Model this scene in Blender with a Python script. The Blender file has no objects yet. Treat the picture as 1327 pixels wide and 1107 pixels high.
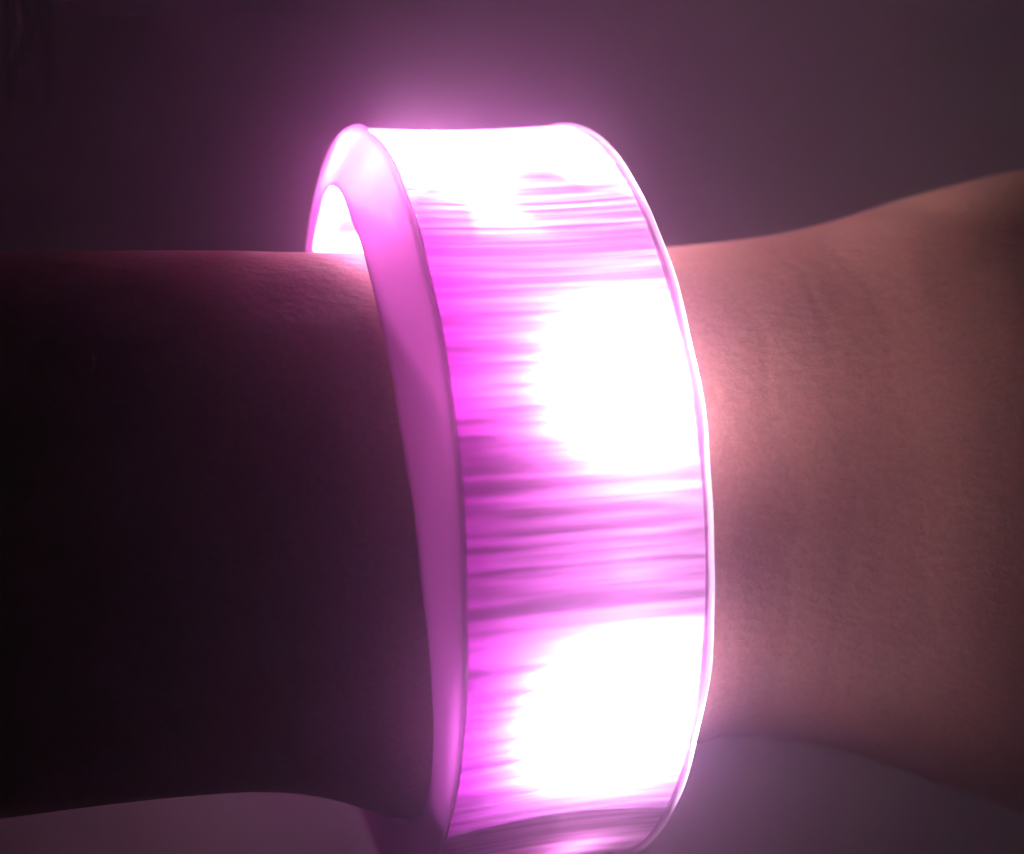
import bpy, bmesh, math, random
from mathutils import Vector, Matrix, noise

random.seed(7)
R = math.radians
sc = bpy.context.scene
col = sc.collection
MM = 0.001

# ------------------------------------------------------------------ camera
PITCH = R(30.0)
CAM_H = 0.1245                       # lens height above the cloth
FWD = Vector((0, math.cos(PITCH), -math.sin(PITCH)))
UP = Vector((0, math.sin(PITCH), math.cos(PITCH)))
RIGHT = Vector((1, 0, 0))
CAM = Vector((0, -0.13, CAM_H))
cam_d = bpy.data.cameras.new('camera')
cam = bpy.data.objects.new('camera', cam_d)
col.objects.link(cam)
cam.matrix_world = Matrix((
    (RIGHT.x, UP.x, -FWD.x, CAM.x),
    (RIGHT.y, UP.y, -FWD.y, CAM.y),
    (RIGHT.z, UP.z, -FWD.z, CAM.z),
    (0, 0, 0, 1)))
cam_d.sensor_width = 36
cam_d.lens = 18 / math.tan(R(17.0))
cam_d.clip_start = 0.005
cam_d.clip_end = 20
cam_d.dof.use_dof = True
cam_d.dof.focus_distance = 0.126
cam_d.dof.aperture_fstop = 17
sc.camera = cam

# ------------------------------------------------------------------ world, exposure
wd = bpy.data.worlds.new('World')
sc.world = wd
wd.use_nodes = True
bg = wd.node_tree.nodes['Background']
bg.inputs[0].default_value = (1.0, 0.86, 0.80, 1)
bg.inputs[1].default_value = 0.0035       # a dark room
sc.view_settings.view_transform = 'Standard'
sc.view_settings.look = 'None'
sc.view_settings.exposure = 0.28
sc.view_settings.gamma = 1
sc.render.engine = 'CYCLES'
sc.cycles.use_denoising = True
sc.cycles.max_bounces = 5
sc.cycles.adaptive_threshold = 0.012
sc.cycles.diffuse_bounces = 4
sc.cycles.transmission_bounces = 8
sc.cycles.transparent_max_bounces = 12
sc.cycles.volume_bounces = 1
sc.cycles.sample_clamp_indirect = 10.0
sc.cycles.caustics_reflective = False
sc.cycles.caustics_refractive = False

LED_COLOUR = (1.0, 0.70, 0.95)
BEAM_POWER = 1.05
GLOW_POWER = 0.08
HAZE_DENSITY = 1.5

# ------------------------------------------------------------------ the bracelet's own frame
# origin in the middle of the ring, X along its axis (towards the hand),
# Y towards the viewer's side, Z up the ring
def cam_pt(x, y, z):                 # metres, right / up / back from the lens
    return CAM + RIGHT * x + UP * y - FWD * z
def cam_dir(x, y, z):
    return (RIGHT * x + UP * y - FWD * z).normalized()
C0 = cam_pt(-3.598 * MM, -6.039 * MM, -147.19 * MM)
AX = cam_dir(0.95803, 0.06438, -0.27934)
AW = cam_dir(-0.06705, 0.99775, 0.0)
AV = cam_dir(0.27871, 0.01873, 0.96019)
FRAME = Matrix((
    (AX.x, AV.x, AW.x, C0.x),
    (AX.y, AV.y, AW.y, C0.y),
    (AX.z, AV.z, AW.z, C0.z),
    (0, 0, 0, 1)))
def fr(s, v, w):                     # millimetres in the bracelet's frame -> world
    return FRAME @ Vector((s * MM, v * MM, w * MM))

# ------------------------------------------------------------------ node helpers
def new_mat(name):
    m = bpy.data.materials.new(name)
    m.use_nodes = True
    nt = m.node_tree
    nt.nodes.clear()
    out = nt.nodes.new('ShaderNodeOutputMaterial')
    return m, nt, out
def N(nt, t, **kw):
    n = nt.nodes.new(t)
    for k, v in kw.items():
        if k in n.inputs:
            n.inputs[k].default_value = v
        else:
            setattr(n, k, v)
    return n
def L(nt, a, b):
    nt.links.new(a, b)

def plastic(name, tint, clear, clear_tint, milk=0.08, rough_scale=900, streak=False):
    """milky translucent plastic: part of the light goes straight through, the rest is scattered and tinted"""
    m, nt, out = new_mat(name)
    tr = N(nt, 'ShaderNodeBsdfTranslucent'); tr.inputs[0].default_value = (*tint, 1)
    df = N(nt, 'ShaderNodeBsdfDiffuse'); df.inputs[0].default_value = (0.70, 0.30, 0.60, 1)
    gl = N(nt, 'ShaderNodeBsdfGlossy'); gl.inputs['Roughness'].default_value = 0.28
    tp = N(nt, 'ShaderNodeBsdfTransparent'); tp.inputs[0].default_value = (*clear_tint, 1)
    m1 = N(nt, 'ShaderNodeMixShader'); m1.inputs[0].default_value = milk
    L(nt, tr.outputs[0], m1.inputs[1]); L(nt, df.outputs[0], m1.inputs[2])
    m2 = N(nt, 'ShaderNodeMixShader'); m2.inputs[0].default_value = clear
    L(nt, m1.outputs[0], m2.inputs[1]); L(nt, tp.outputs[0], m2.inputs[2])
    m3 = N(nt, 'ShaderNodeMixShader'); m3.inputs[0].default_value = 0.05
    L(nt, m2.outputs[0], m3.inputs[1]); L(nt, gl.outputs[0], m3.inputs[2])
    # mould marks and scuffs
    tc = N(nt, 'ShaderNodeTexCoord')
    nz = N(nt, 'ShaderNodeTexNoise'); nz.inputs['Scale'].default_value = rough_scale
    nz.inputs['Detail'].default_value = 5
    L(nt, tc.outputs['Object'], nz.inputs['Vector'])
    bp = N(nt, 'ShaderNodeBump'); bp.inputs['Strength'].default_value = 0.12
    bp.inputs['Distance'].default_value = 0.0002
    L(nt, nz.outputs[0], bp.inputs['Height'])
    for s in (tr, df, gl):
        L(nt, bp.outputs[0], s.inputs['Normal'])
    if streak:   # the wall is thicker and thinner from rib to rib, drawn out across the band
        mp = N(nt, 'ShaderNodeMapping'); mp.inputs['Scale'].default_value = (0.012, 1, 1)
        L(nt, tc.outputs['Object'], mp.inputs[0])
        n1 = N(nt, 'ShaderNodeTexNoise'); n1.inputs['Scale'].default_value = 420; n1.inputs['Detail'].default_value = 3
        n2 = N(nt, 'ShaderNodeTexNoise'); n2.inputs['Scale'].default_value = 1500; n2.inputs['Detail'].default_value = 2
        L(nt, mp.outputs[0], n1.inputs['Vector']); L(nt, mp.outputs[0], n2.inputs['Vector'])
        ad = N(nt, 'ShaderNodeMath', operation='ADD'); L(nt, n1.outputs[0], ad.inputs[0]); L(nt, n2.outputs[0], ad.inputs[1])
        mr = N(nt, 'ShaderNodeMapRange', interpolation_type='SMOOTHSTEP')
        mr.inputs['From Min'].default_value = 0.80; mr.inputs['From Max'].default_value = 1.36
        mr.inputs['To Min'].default_value = 0.82; mr.inputs['To Max'].default_value = 3.0
        L(nt, ad.outputs[0], mr.inputs['Value'])
        # light loss across the band painted into the tint, deepest at the forearm edge
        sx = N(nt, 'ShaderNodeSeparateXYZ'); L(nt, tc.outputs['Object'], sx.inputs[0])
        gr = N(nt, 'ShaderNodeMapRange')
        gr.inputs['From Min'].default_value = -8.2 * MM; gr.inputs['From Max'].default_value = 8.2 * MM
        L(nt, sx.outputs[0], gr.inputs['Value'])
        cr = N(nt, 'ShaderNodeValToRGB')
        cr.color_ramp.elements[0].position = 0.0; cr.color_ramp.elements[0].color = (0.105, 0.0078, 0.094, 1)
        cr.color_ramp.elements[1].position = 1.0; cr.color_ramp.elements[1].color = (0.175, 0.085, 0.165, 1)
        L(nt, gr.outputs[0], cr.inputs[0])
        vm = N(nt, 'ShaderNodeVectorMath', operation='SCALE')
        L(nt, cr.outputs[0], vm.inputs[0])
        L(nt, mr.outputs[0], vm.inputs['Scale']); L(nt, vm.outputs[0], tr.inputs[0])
    L(nt, m3.outputs[0], out.inputs[0])
    return m

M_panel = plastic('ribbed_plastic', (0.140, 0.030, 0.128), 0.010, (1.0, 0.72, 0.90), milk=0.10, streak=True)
M_liner = plastic('liner_plastic', (0.45, 0.22, 0.38), 0.005, (1.0, 0.80, 0.92), milk=0.06)
M_rim = plastic('frosted_rim_plastic', (0.225, 0.098, 0.20), 0.005, (1.0, 0.82, 0.93), milk=0.06)
M_rim_clear = plastic('clear_rim_plastic', (0.80, 0.68, 0.79), 0.25, (1.0, 0.93, 0.95))

m, nt, out = new_mat('led_lens')
em = N(nt, 'ShaderNodeEmission'); em.inputs[0].default_value = (*LED_COLOUR, 1); em.inputs[1].default_value = 8
L(nt, em.outputs[0], out.inputs[0]); M_led = m

m, nt, out = new_mat('led_package')
b = N(nt, 'ShaderNodeBsdfPrincipled'); b.inputs['Base Color'].default_value = (0.82, 0.80, 0.78, 1); b.inputs['Roughness'].default_value = 0.5
L(nt, b.outputs[0], out.inputs[0]); M_pkg = m

# skin
m, nt, out = new_mat('skin')
b = N(nt, 'ShaderNodeBsdfPrincipled')
tc = N(nt, 'ShaderNodeTexCoord')
n1 = N(nt, 'ShaderNodeTexNoise'); n1.inputs['Scale'].default_value = 55; n1.inputs['Detail'].default_value = 6
n2 = N(nt, 'ShaderNodeTexNoise'); n2.inputs['Scale'].default_value = 2600; n2.inputs['Detail'].default_value = 3; n2.inputs['Roughness'].default_value = 0.7
L(nt, tc.outputs['Object'], n1.inputs['Vector']); L(nt, tc.outputs['Object'], n2.inputs['Vector'])
cr = N(nt, 'ShaderNodeValToRGB')
cr.color_ramp.elements[0].position = 0.30; cr.color_ramp.elements[0].color = (0.37, 0.25, 0.135, 1)
cr.color_ramp.elements[1].position = 0.72; cr.color_ramp.elements[1].color = (0.53, 0.38, 0.21, 1)
L(nt, n1.outputs[0], cr.inputs[0])
mx = N(nt, 'ShaderNodeMixRGB', blend_type='MULTIPLY'); mx.inputs[0].default_value = 0.55
L(nt, cr.outputs[0], mx.inputs[1]); L(nt, n2.outputs[0], mx.inputs[2])
L(nt, mx.outputs[0], b.inputs['Base Color'])
b.inputs['Roughness'].default_value = 0.55
b.inputs['Specular IOR Level'].default_value = 0.25
b.inputs['Subsurface Weight'].default_value = 0.18
b.inputs['Subsurface Radius'].default_value = (1.0, 0.30, 0.15)
b.inputs['Subsurface Scale'].default_value = 0.0025
vo = N(nt, 'ShaderNodeTexVoronoi'); vo.inputs['Scale'].default_value = 1300
mp = N(nt, 'ShaderNodeMapping'); mp.inputs['Scale'].default_value = (0.55, 1, 1)
L(nt, tc.outputs['Object'], mp.inputs[0]); L(nt, mp.outputs[0], vo.inputs['Vector'])
ad = N(nt, 'ShaderNodeMath', operation='ADD')
L(nt, vo.outputs['Distance'], ad.inputs[0]); L(nt, n2.outputs[0], ad.inputs[1])
bp = N(nt, 'ShaderNodeBump'); bp.inputs['Strength'].default_value = 0.2; bp.inputs['Distance'].default_value = 0.00012
# flexion creases across the wrist, and soft cords and veins along it
wv = N(nt, 'ShaderNodeTexWave'); wv.inputs['Scale'].default_value = 62; wv.inputs['Distortion'].default_value = 4.0
wv.inputs['Detail'].default_value = 3; wv.inputs['Detail Scale'].default_value = 2.0
L(nt, tc.outputs['Object'], wv.inputs['Vector'])
pw_ = N(nt, 'ShaderNodeMath', operation='POWER'); pw_.inputs[1].default_value = 6.0; L(nt, wv.outputs[1], pw_.inputs[0])
sx = N(nt, 'ShaderNodeSeparateXYZ'); L(nt, tc.outputs['Object'], sx.inputs[0])
r1 = N(nt, 'ShaderNodeMapRange'); r1.inputs['From Min'].default_value = 0.010; r1.inputs['From Max'].default_value = 0.018
r2 = N(nt, 'ShaderNodeMapRange'); r2.inputs['From Min'].default_value = 0.034; r2.inputs['From Max'].default_value = 0.024
L(nt, sx.outputs[0], r1.inputs['Value']); L(nt, sx.outputs[0], r2.inputs['Value'])
mk = N(nt, 'ShaderNodeMath', operation='MULTIPLY'); L(nt, r1.outputs[0], mk.inputs[0]); L(nt, r2.outputs[0], mk.inputs[1])
cz = N(nt, 'ShaderNodeMath', operation='MULTIPLY'); L(nt, pw_.outputs[0], cz.inputs[0]); L(nt, mk.outputs[0], cz.inputs[1])
cz2 = N(nt, 'ShaderNodeMath', operation='MULTIPLY'); cz2.inputs[1].default_value = -0.7; L(nt, cz.outputs[0], cz2.inputs[0])
mv = N(nt, 'ShaderNodeMapping'); mv.inputs['Scale'].default_value = (0.30, 1, 1); L(nt, tc.outputs['Object'], mv.inputs[0])
nv = N(nt, 'ShaderNodeTexNoise'); nv.inputs['Scale'].default_value = 95; nv.inputs['Detail'].default_value = 1; L(nt, mv.outputs[0], nv.inputs['Vector'])
nv2 = N(nt, 'ShaderNodeMath', operation='MULTIPLY'); nv2.inputs[1].default_value = 9.0; L(nt, nv.outputs[0], nv2.inputs[0])
a2 = N(nt, 'ShaderNodeMath', operation='ADD'); L(nt, ad.outputs[0], a2.inputs[0]); L(nt, cz2.outputs[0], a2.inputs[1])
a3 = N(nt, 'ShaderNodeMath', operation='ADD'); L(nt, a2.outputs[0], a3.inputs[0]); L(nt, nv2.outputs[0], a3.inputs[1])
bp.inputs['Strength'].default_value = 0.45
L(nt, a3.outputs[0], bp.inputs['Height']); L(nt, bp.outputs[0], b.inputs['Normal'])
L(nt, b.outputs[0], out.inputs[0]); M_skin = m

# dark cloth
m, nt, out = new_mat('dark_cloth')
b = N(nt, 'ShaderNodeBsdfPrincipled'); b.inputs['Roughness'].default_value = 0.955
b.inputs['Specular IOR Level'].default_value = 0.1
tc = N(nt, 'ShaderNodeTexCoord')
n1 = N(nt, 'ShaderNodeTexNoise'); n1.inputs['Scale'].default_value = 9; n1.inputs['Detail'].default_value = 5
n2 = N(nt, 'ShaderNodeTexNoise'); n2.inputs['Scale'].default_value = 2200; n2.inputs['Detail'].default_value = 3; n2.inputs['Roughness'].default_value = 0.7
L(nt, tc.outputs['Object'], n1.inputs['Vector']); L(nt, tc.outputs['Object'], n2.inputs['Vector'])
cr = N(nt, 'ShaderNodeValToRGB')
cr.color_ramp.elements[0].position = 0.3; cr.color_ramp.elements[0].color = (0.082, 0.116, 0.072, 1)
cr.color_ramp.elements[1].position = 0.7; cr.color_ramp.elements[1].color = (0.165, 0.235, 0.145, 1)
L(nt, n1.outputs[0], cr.inputs[0])
mx = N(nt, 'ShaderNodeMixRGB', blend_type='MULTIPLY'); mx.inputs[0].default_value = 0.6
L(nt, cr.outputs[0], mx.inputs[1]); L(nt, n2.outputs[0], mx.inputs[2]); L(nt, mx.outputs[0], b.inputs['Base Color'])
w1 = N(nt, 'ShaderNodeTexWave'); w1.inputs['Scale'].default_value = 350; w1.inputs['Distortion'].default_value = 1.5; w1.bands_direction = 'X'
w2 = N(nt, 'ShaderNodeTexWave'); w2.inputs['Scale'].default_value = 350; w2.inputs['Distortion'].default_value = 1.5; w2.bands_direction = 'Y'
L(nt, tc.outputs['Object'], w1.inputs['Vector']); L(nt, tc.outputs['Object'], w2.inputs['Vector'])
ad = N(nt, 'ShaderNodeMath', operation='ADD'); L(nt, w1.outputs[1], ad.inputs[0]); L(nt, w2.outputs[1], ad.inputs[1])
bp = N(nt, 'ShaderNodeBump'); bp.inputs['Strength'].default_value = 0.25; bp.inputs['Distance'].default_value = 0.0003
L(nt, ad.outputs[0], bp.inputs['Height']); L(nt, bp.outputs[0], b.inputs['Normal'])
L(nt, b.outputs[0], out.inputs[0]); M_cloth = m

# ------------------------------------------------------------------ mesh helpers
def link_mesh(name, verts, faces, mat, parent=None, smooth=True):
    me = bpy.data.meshes.new(name)
    me.from_pydata(verts, [], faces)
    me.update()
    if smooth:
        me.polygons.foreach_set('use_smooth', [True] * len(me.polygons))
    me.materials.append(mat)
    o = bpy.data.objects.new(name, me)
    col.objects.link(o)
    if parent:
        o.parent = parent
    return o

# ------------------------------------------------------------------ the cloth everything rests on
def build_cloth():
    nx, ny = 150, 170
    x0, x1, y0, y1 = -0.75, 0.75, -0.35, 1.25
    vs, fs = [], []
    for j in range(ny + 1):
        for i in range(nx + 1):
            x = x0 + (x1 - x0) * i / nx
            y = y0 + (y1 - y0) * j / ny
            z = 0.004 * (noise.noise(Vector((x * 6, y * 9, 2.0))) - 0.15) + 0.0014 * noise.noise(Vector((x * 26, y * 34, 7)))
            # a long soft fold behind the arm
            t = (y - 0.19 - 0.10 * x) / 0.030
            z += 0.007 * math.exp(-t * t) * (0.6 + 0.4 * math.sin(x * 9 + 1))
            # the cloth climbs behind the wrist, a slope added to catch more light
            ys = 0.062 + 0.09 / (1 + math.exp((x + 0.03) / 0.025))
            u = min(1.0, max(0.0, (y - ys) / 0.13))
            z += 0.17 * u * u * (3 - 2 * u)
            vs.append((x, y, z - 0.003))
    for j in range(ny):
        for i in range(nx):
            a = j * (nx + 1) + i
            fs.append((a, a + 1, a + nx + 2, a + nx + 1))
    o = link_mesh('cloth_surface', vs, fs, M_cloth)
    o['kind'] = 'structure'
    o['label'] = 'dark brownish cloth surface under and behind the arm'
    return o
build_cloth()

# ------------------------------------------------------------------ the glowing bracelet
bracelet = bpy.data.objects.new('light_up_bracelet', None)
bracelet.empty_display_size = 0.02
col.objects.link(bracelet)
bracelet.matrix_world = FRAME
bracelet['label'] = 'wide translucent bracelet glowing magenta and white around the wrist'
bracelet['category'] = 'bracelet'

HALF = 9.45
def ring_pt(s, r, ang):              # ang 0 = viewer's side, 90 = top
    return (s * MM, r * math.cos(ang) * MM, r * math.sin(ang) * MM)

def revolve(name, prof, mat, n=360, closed=True, wob=0.0, seed=0):
    vs, fs = [], []
    k = len(prof)
    for i in range(n):
        a = 2 * math.pi * i / n
        for (s, r) in prof:
            d = wob * noise.noise(Vector((math.cos(a) * 6 + seed, math.sin(a) * 6, s * 0.4 + r)))
            # the soft inner edge is pushed out towards the forearm on the viewer's side
            push = 2.7 * (0.5 + 0.5 * math.cos(a - R(42))) ** 2.2 * min(1.0, max(0.0, (31.4 - r) / 3.6)) * max(0.0, min(1.0, (-5.5 - s) / 3.0))
            vs.append(ring_pt(s - push + d * 0.6, r + d, a))
    for i in range(n):
        j = (i + 1) % n
        for q in range(k if closed else k - 1):
            p = (q + 1) % k
            fs.append((i * k + q, i * k + p, j * k + p, j * k + q))
    return link_mesh(name, vs, fs, mat, bracelet)

# side rims: rounded lips standing a little proud of the ribbed panel
def rim_profile(side, k=1.0):
    # outward side face at u=0, u grows towards the middle of the band
    p = [(0.25, 27.15), (0.05, 27.45), (0.0, 28.0), (0.0, 29.2), (0.0, 30.4), (0.0, 31.4), (0.10, 31.85), (0.30, 32.12),
         (0.60, 32.20), (0.90, 32.10), (1.25, 31.92), (1.55, 31.7), (1.5, 31.3), (1.0, 31.1), (0.9, 30.6),
         (0.9, 29.4), (0.9, 28.4), (1.0, 27.9), (1.35, 27.5), (1.2, 27.15)]
    return [(side * (HALF - u * k), min(r, 31.98) if side > 0 else r) for u, r in p]
revolve('rim', rim_profile(-1, 0.42), M_rim, wob=0.16, seed=1)
revolve('rim', rim_profile(1, 0.6), M_rim_clear, wob=0.16, seed=9)

# ribbed outer panel: hundreds of fine uneven cross ribs, bowed in slightly between the rims
def build_panel():
    n, k = 2600, 20
    ribs = [0.0] * n
    a = 0
    rnd = random.Random(21)
    while a < n:                      # uneven pitch, some ribs tall, many faint
        wdt = rnd.choice((5, 6, 7, 8, 10, 13, 18, 26))
        amp = rnd.choice((0.012, 0.02, 0.03, 0.045, 0.065)) * rnd.uniform(0.6, 1.2) * min(1.2, wdt / 12)
        skew = rnd.uniform(0.3, 0.7)
        for q in range(wdt):
            t = q / wdt
            h = t / skew if t < skew else (1 - t) / (1 - skew)
            if a + q < n:
                ribs[a + q] = amp * h * h * (3 - 2 * h)
        a += wdt + rnd.choice((0, 0, 3, 8, 16))
    s0, s1 = -HALF + 0.48, HALF - 0.62
    vs, fs = [], []
    for i in range(n):
        ang = 2 * math.pi * i / n
        for j in range(k + 1):
            t = j / k
            s = s0 + (s1 - s0) * t
            fade = min(1.0, t / 0.10) * min(1.0, (1 - t) / 0.05)
            nz = 0.55 + 0.9 * noise.noise(Vector((math.cos(ang) * 14, math.sin(ang) * 14, t * 1.7)))
            bow = -0.35 * math.sin(math.pi * t)
            r = 31.85 + bow + ribs[i] * fade * max(0.1, nz)
            vs.append(ring_pt(s, r, ang))
    for i in range(n):
        i2 = (i + 1) % n
        for j in range(k):
            fs.append((i * (k + 1) + j, i * (k + 1) + j + 1, i2 * (k + 1) + j + 1, i2 * (k + 1) + j))
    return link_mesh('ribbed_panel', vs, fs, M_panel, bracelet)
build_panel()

# smooth inner liner against the wrist
revolve('inner_liner', [(-HALF + 0.66 + (2 * HALF - 1.32) * j / 8, 27.6 + 0.1 * math.sin(math.pi * j / 8)) for j in range(9)],
        M_liner, closed=False, wob=0.12, seed=4)

# an opaque bulkhead closes the lit chamber near the bottom of the ring
def build_divider(deg):
    vs, fs = [], []
    for sgn in (-1, 1):
        a = R(deg) + sgn * 0.25 / 29.5
        for (s, r) in ((-8.85, 27.75), (-8.85, 31.45), (-4.4, 31.42), (0, 31.38), (4.4, 31.42), (8.85, 31.45), (8.85, 27.75), (0, 27.85)):
            vs.append(ring_pt(s, r, a))
    n = 8
    fs.append(tuple(range(n))); fs.append(tuple(reversed(range(n, 2 * n))))
    for k in range(n):
        fs.append((k, k + n, (k + 1) % n + n, (k + 1) % n))
    o = link_mesh('divider', vs, fs, M_pkg, bracelet, smooth=False)
build_divider(-49)
build_divider(-118)

# LEDs, some added only as fill: a white package with a domed lens, and the light it gives off
def led_meshes():
    bm = bmesh.new()
    bmesh.ops.create_cube(bm, size=1)
    bmesh.ops.scale(bm, vec=(2.8 * MM, 2.8 * MM, 0.9 * MM), verts=bm.verts)
    bmesh.ops.translate(bm, vec=(0, 0, -0.05 * MM), verts=bm.verts)
    bmesh.ops.bevel(bm, geom=bm.edges[:], offset=0.18 * MM, segments=2, affect='EDGES')
    pk = bpy.data.meshes.new('led_or_fill'); bm.to_mesh(pk); bm.free(); pk.materials.append(M_pkg)
    bm = bmesh.new()
    bmesh.ops.create_uvsphere(bm, u_segments=16, v_segments=10, radius=1.0 * MM)
    bmesh.ops.scale(bm, vec=(1, 1, 0.5), verts=bm.verts)
    bmesh.ops.translate(bm, vec=(0, 0, 0.4 * MM), verts=bm.verts)
    ln = bpy.data.meshes.new('lens'); bm.to_mesh(ln); bm.free(); ln.materials.append(M_led)
    ln.polygons.foreach_set('use_smooth', [True] * len(ln.polygons))
    return pk, ln
PK, LN = led_meshes()
# angle round the ring, place across it, strength of the beam and of the stray light
LED_AND_FILL_SPOTS = [(-31, 1.8, 2.1, 0.45), (15.5, 3.7, 0.82, 0.58), (-9, 3.6, 0.0, 0.003), (71, -2.6, 1.1, 0.2), (112, -6.2, 1.5, 0.6),  # the beamless one here is added to brighten the middle of the panel
             (156, 2.5, 1.6, 0.8), (89, -6.7, 0.0, 25.0), (62, -7.0, 0.0, 3.5), (136, -7.0, 0.0, 6.0),  # beamless ones here are added fill to whiten the forearm-side rim
             (201, 0.5, 0.3, 0.2), (246, 0.5, 0.06, 0.03), (296, 3.0, 0.0, 0.03)]
for deg, s, pw, gw in LED_AND_FILL_SPOTS:
    tone = (0.86, 0.66, 1.0) if deg == -31 else LED_COLOUR      # one LED burns bluer than the rest
    a = R(deg)
    o = bpy.data.objects.new('led_or_fill', PK); col.objects.link(o); o.parent = bracelet
    n = Vector((0, math.cos(a), math.sin(a)))
    t = Vector((0, -math.sin(a), math.cos(a)))
    x = t.cross(n)
    p = Vector((s * MM, 0, 0)) + n * 28.25 * MM
    o.matrix_local = Matrix(((x.x, t.x, n.x, p.x), (x.y, t.y, n.y, p.y), (x.z, t.z, n.z, p.z), (0, 0, 0, 1)))
    l = bpy.data.objects.new('lens', LN); col.objects.link(l); l.parent = o
    # the beam out through the lens, and the stray light from its sides, plain fill on the added ones
    if pw > 0:
        ld = bpy.data.lights.new('led_beam', 'SPOT')
        ld.color = tone
        ld.energy = BEAM_POWER * pw
        ld.spot_size = R(177)
        ld.spot_blend = 1.0
        ld.shadow_soft_size = 0.5 * MM
        lo = bpy.data.objects.new('led_beam', ld); col.objects.link(lo); lo.parent = o
        lo.rotation_euler = (math.pi, 0, 0)
        lo.location = (0, 0, 1.15 * MM)
    ld = bpy.data.lights.new('led_or_fill_glow', 'POINT')
    ld.color = tone
    ld.energy = GLOW_POWER * gw
    ld.shadow_soft_size = 0.5 * MM
    lo = bpy.data.objects.new('led_or_fill_glow', ld); col.objects.link(lo); lo.parent = o
    lo.location = (0, 0, 1.25 * MM)

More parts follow.
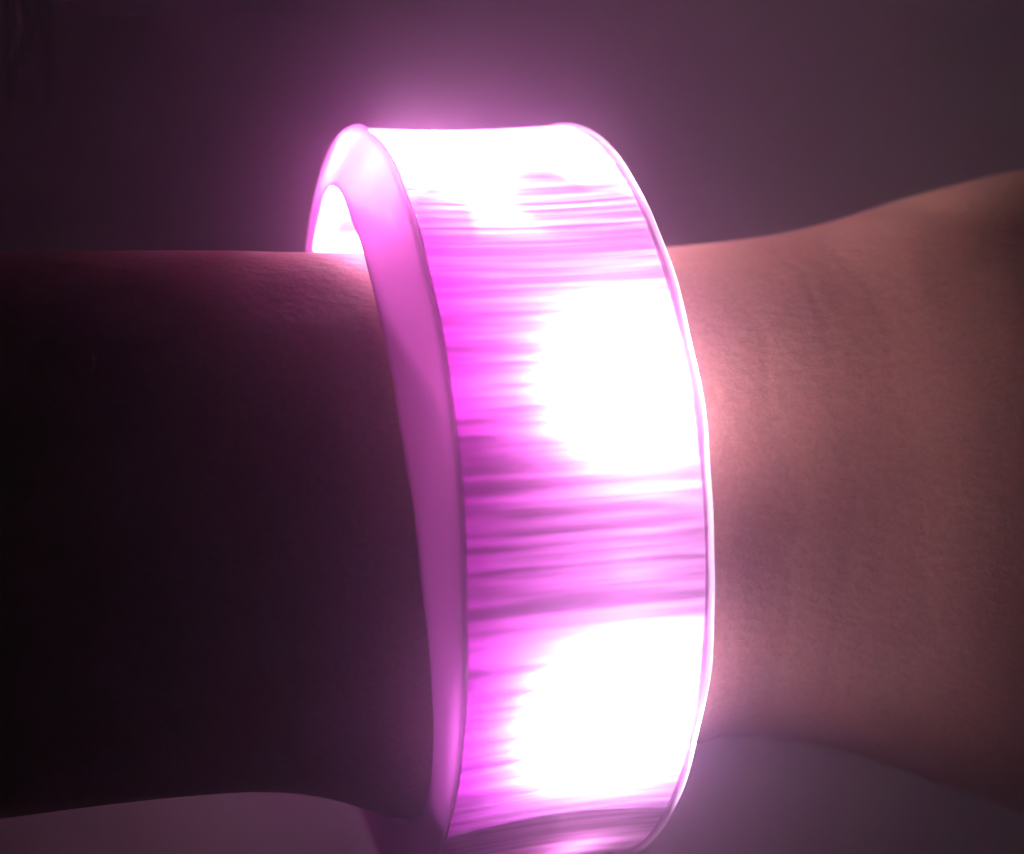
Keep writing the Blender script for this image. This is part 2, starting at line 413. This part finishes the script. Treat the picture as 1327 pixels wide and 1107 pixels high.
# ------------------------------------------------------------------ the arm wearing it
def arm_mesh():
    # stations along the arm: s, top w, bottom w, front v, back v
    st = [(-190, 30, -33, 27, -26), (-150, 28.5, -30, 27.5, -22), (-110, 26.5, -26, 28, -18), (-80, 24, -23, 28.0, -14),
          (-55, 22.3, -21.6, 27.9, -12.5), (-42, 21.8, -21.1, 27.8, -12), (-25, 21.4, -21.2, 27.4, -11), (-17, 21.0, -22.5, 27.1, -11), (-10, 20.7, -25.3, 27.0, -11),
          (0, 20.3, -26.3, 26.8, -11), (10, 20.2, -23.6, 26.6, -11), (18, 20.3, -21.8, 26.4, -11), (26, 20.8, -23.4, 28.4, -11),
          (32, 21.9, -25.5, 31.6, -11), (40, 23.9, -29.0, 34.6, -12), (52, 25.8, -34.0, 35.0, -13), (66, 26.0, -36.5, 30.5, -12),
          (82, 24.5, -38.0, 28.5, -9), (98, 23.0, -38.5, 24.0, -7), (106, 21.0, -37.0, 22.0, -4), (110, 16.0, -32.0, 12.0, 0)]
    n = 48
    vs, fs = [], []
    # refine along the length with cubic interpolation
    fine = []
    for i in range(len(st) - 1):
        p0 = st[max(i - 1, 0)]; p1 = st[i]; p2 = st[i + 1]; p3 = st[min(i + 2, len(st) - 1)]
        m_ = 5
        for q in range(m_):
            t = q / m_
            fine.append([0.5 * (2 * b_ + (c_ - a_) * t + (2 * a_ - 5 * b_ + 4 * c_ - d_) * t * t + (3 * b_ - a_ - 3 * c_ + d_) * t ** 3)
                         for a_, b_, c_, d_ in zip(p0, p1, p2, p3)])
    fine.append(list(st[-1]))
    for (s, tw, bw, fv, bv) in fine:
        cw, hw = (tw + bw) / 2, (tw - bw) / 2
        cv, hv = (fv + bv) / 2, (fv - bv) / 2
        for k in range(n):
            a = 2 * math.pi * k / n
            e = 0.94
            c_, s_ = math.cos(a), math.sin(a)
            v = cv + hv * math.copysign(abs(c_) ** e, c_)
            w = cw + hw * math.copysign(abs(s_) ** e, s_)
            d = 0.35 * noise.noise(Vector((s * 0.05, v * 0.09, w * 0.09)))
            vs.append(Vector((s, v + d * c_, w + d * s_)))
    m_ = len(fine)
    for i in range(m_ - 1):
        for k in range(n):
            k2 = (k + 1) % n
            fs.append((i * n + k, (i + 1) * n + k, (i + 1) * n + k2, i * n + k2))
    fs.append(tuple(range(n)))
    fs.append(tuple((m_ - 1) * n + k for k in reversed(range(n))))

    def tube(pts, rad):
        base = len(vs)
        nn = 16
        ring = []
        P = [Vector(p) for p in pts]
        for i, p in enumerate(P):
            d = (P[min(i + 1, len(P) - 1)] - P[max(i - 1, 0)]).normalized()
            x = d.cross(Vector((0, 0.3, 1))).normalized(); y = d.cross(x)
            for k in range(nn):
                a = 2 * math.pi * k / nn
                vs.append(p + (x * math.cos(a) + y * math.sin(a)) * rad[i])
        for i in range(len(P) - 1):
            for k in range(nn):
                k2 = (k + 1) % nn
                fs.append((base + i * nn + k, base + i * nn + k2, base + (i + 1) * nn + k2, base + (i + 1) * nn + k))
        fs.append(tuple(base + k for k in reversed(range(nn))))
        fs.append(tuple(base + (len(P) - 1) * nn + k for k in range(nn)))
    # four gently curled fingers and a thumb, beyond the knuckles
    for w0, w1, ln_, r_ in ((15, 18, 72, 8.6), (-1, -1, 80, 9.0), (-16.5, -18, 74, 8.6), (-30, -32, 58, 7.6)):
        pts, rad = [], []
        for q in range(9):
            t = q / 8
            s = 94 + ln_ * (t - 0.16 * t * t)
            v = 8 + 3 * math.sin(t * 3.1) - 24 * t * t
            pts.append((s, v, w0 + (w1 - w0) * t))
            knuckle = 0.5 * math.exp(-((t - 0.5) / 0.07) ** 2) + 0.4 * math.exp(-((t - 0.78) / 0.06) ** 2)
            rad.append((r_ * (1 - 0.24 * t) + knuckle) * (1 if q < 8 else 0.55))
        tube(pts, rad)
    pts = [(50, 2, 8), (62, 2, 13.5), (74, 2, 20), (86, 1, 24), (98, -1, 26.5), (109, -4, 28), (115, -6, 28)]
    tube(pts, [12, 12.5, 11.5, 10.2, 9.8, 8.6, 4.5])
    me = bpy.data.meshes.new('person')
    me.from_pydata([tuple(v * MM) for v in vs], [], fs)
    me.update()
    return me

def build_arm():
    me = arm_mesh()
    tmp = bpy.data.objects.new('person_tmp', me)
    col.objects.link(tmp)
    bm = bmesh.new(); bm.from_mesh(me); bmesh.ops.recalc_face_normals(bm, faces=bm.faces); bm.to_mesh(me); bm.free()
    md = tmp.modifiers.new('remesh', 'REMESH'); md.mode = 'VOXEL'; md.voxel_size = 1.1 * MM; md.use_smooth_shade = True
    sm = tmp.modifiers.new('smooth', 'SMOOTH'); sm.factor = 0.5; sm.iterations = 8
    dg = bpy.context.evaluated_depsgraph_get()
    ev = bpy.data.meshes.new_from_object(tmp.evaluated_get(dg))
    bpy.data.objects.remove(tmp)
    bpy.data.meshes.remove(me)
    ev.name = 'person'
    ev.materials.clear(); ev.materials.append(M_skin)
    ev.polygons.foreach_set('use_smooth', [True] * len(ev.polygons))
    o = bpy.data.objects.new('person', ev)
    col.objects.link(o)
    o.matrix_world = FRAME
    o['label'] = 'bare forearm, wrist and hand of a person, lit brown beside the glowing bracelet'
    o['category'] = 'person'
    return o
build_arm()

# ------------------------------------------------------------------ mist added for the lens glare
def build_haze():
    bm = bmesh.new()
    bmesh.ops.create_cube(bm, size=1)
    bmesh.ops.scale(bm, vec=(1.7, 1.8, 1.35), verts=bm.verts)
    bmesh.ops.translate(bm, vec=(0, 0.45, -0.32), verts=bm.verts)
    me = bpy.data.meshes.new('glare_haze'); bm.to_mesh(me); bm.free()
    m, nt, out = new_mat('glare_haze')
    pv = N(nt, 'ShaderNodeVolumePrincipled')
    pv.inputs['Color'].default_value = (0.88, 0.88, 0.88, 1)
    pv.inputs['Density'].default_value = HAZE_DENSITY
    pv.inputs['Anisotropy'].default_value = 0.955
    L(nt, pv.outputs[0], out.inputs['Volume'])
    me.materials.append(m)
    o = bpy.data.objects.new('glare_haze', me); col.objects.link(o)
    o['kind'] = 'stuff'
    o['label'] = 'thin air volume added in place of lens glare round the lit bracelet'
build_haze()
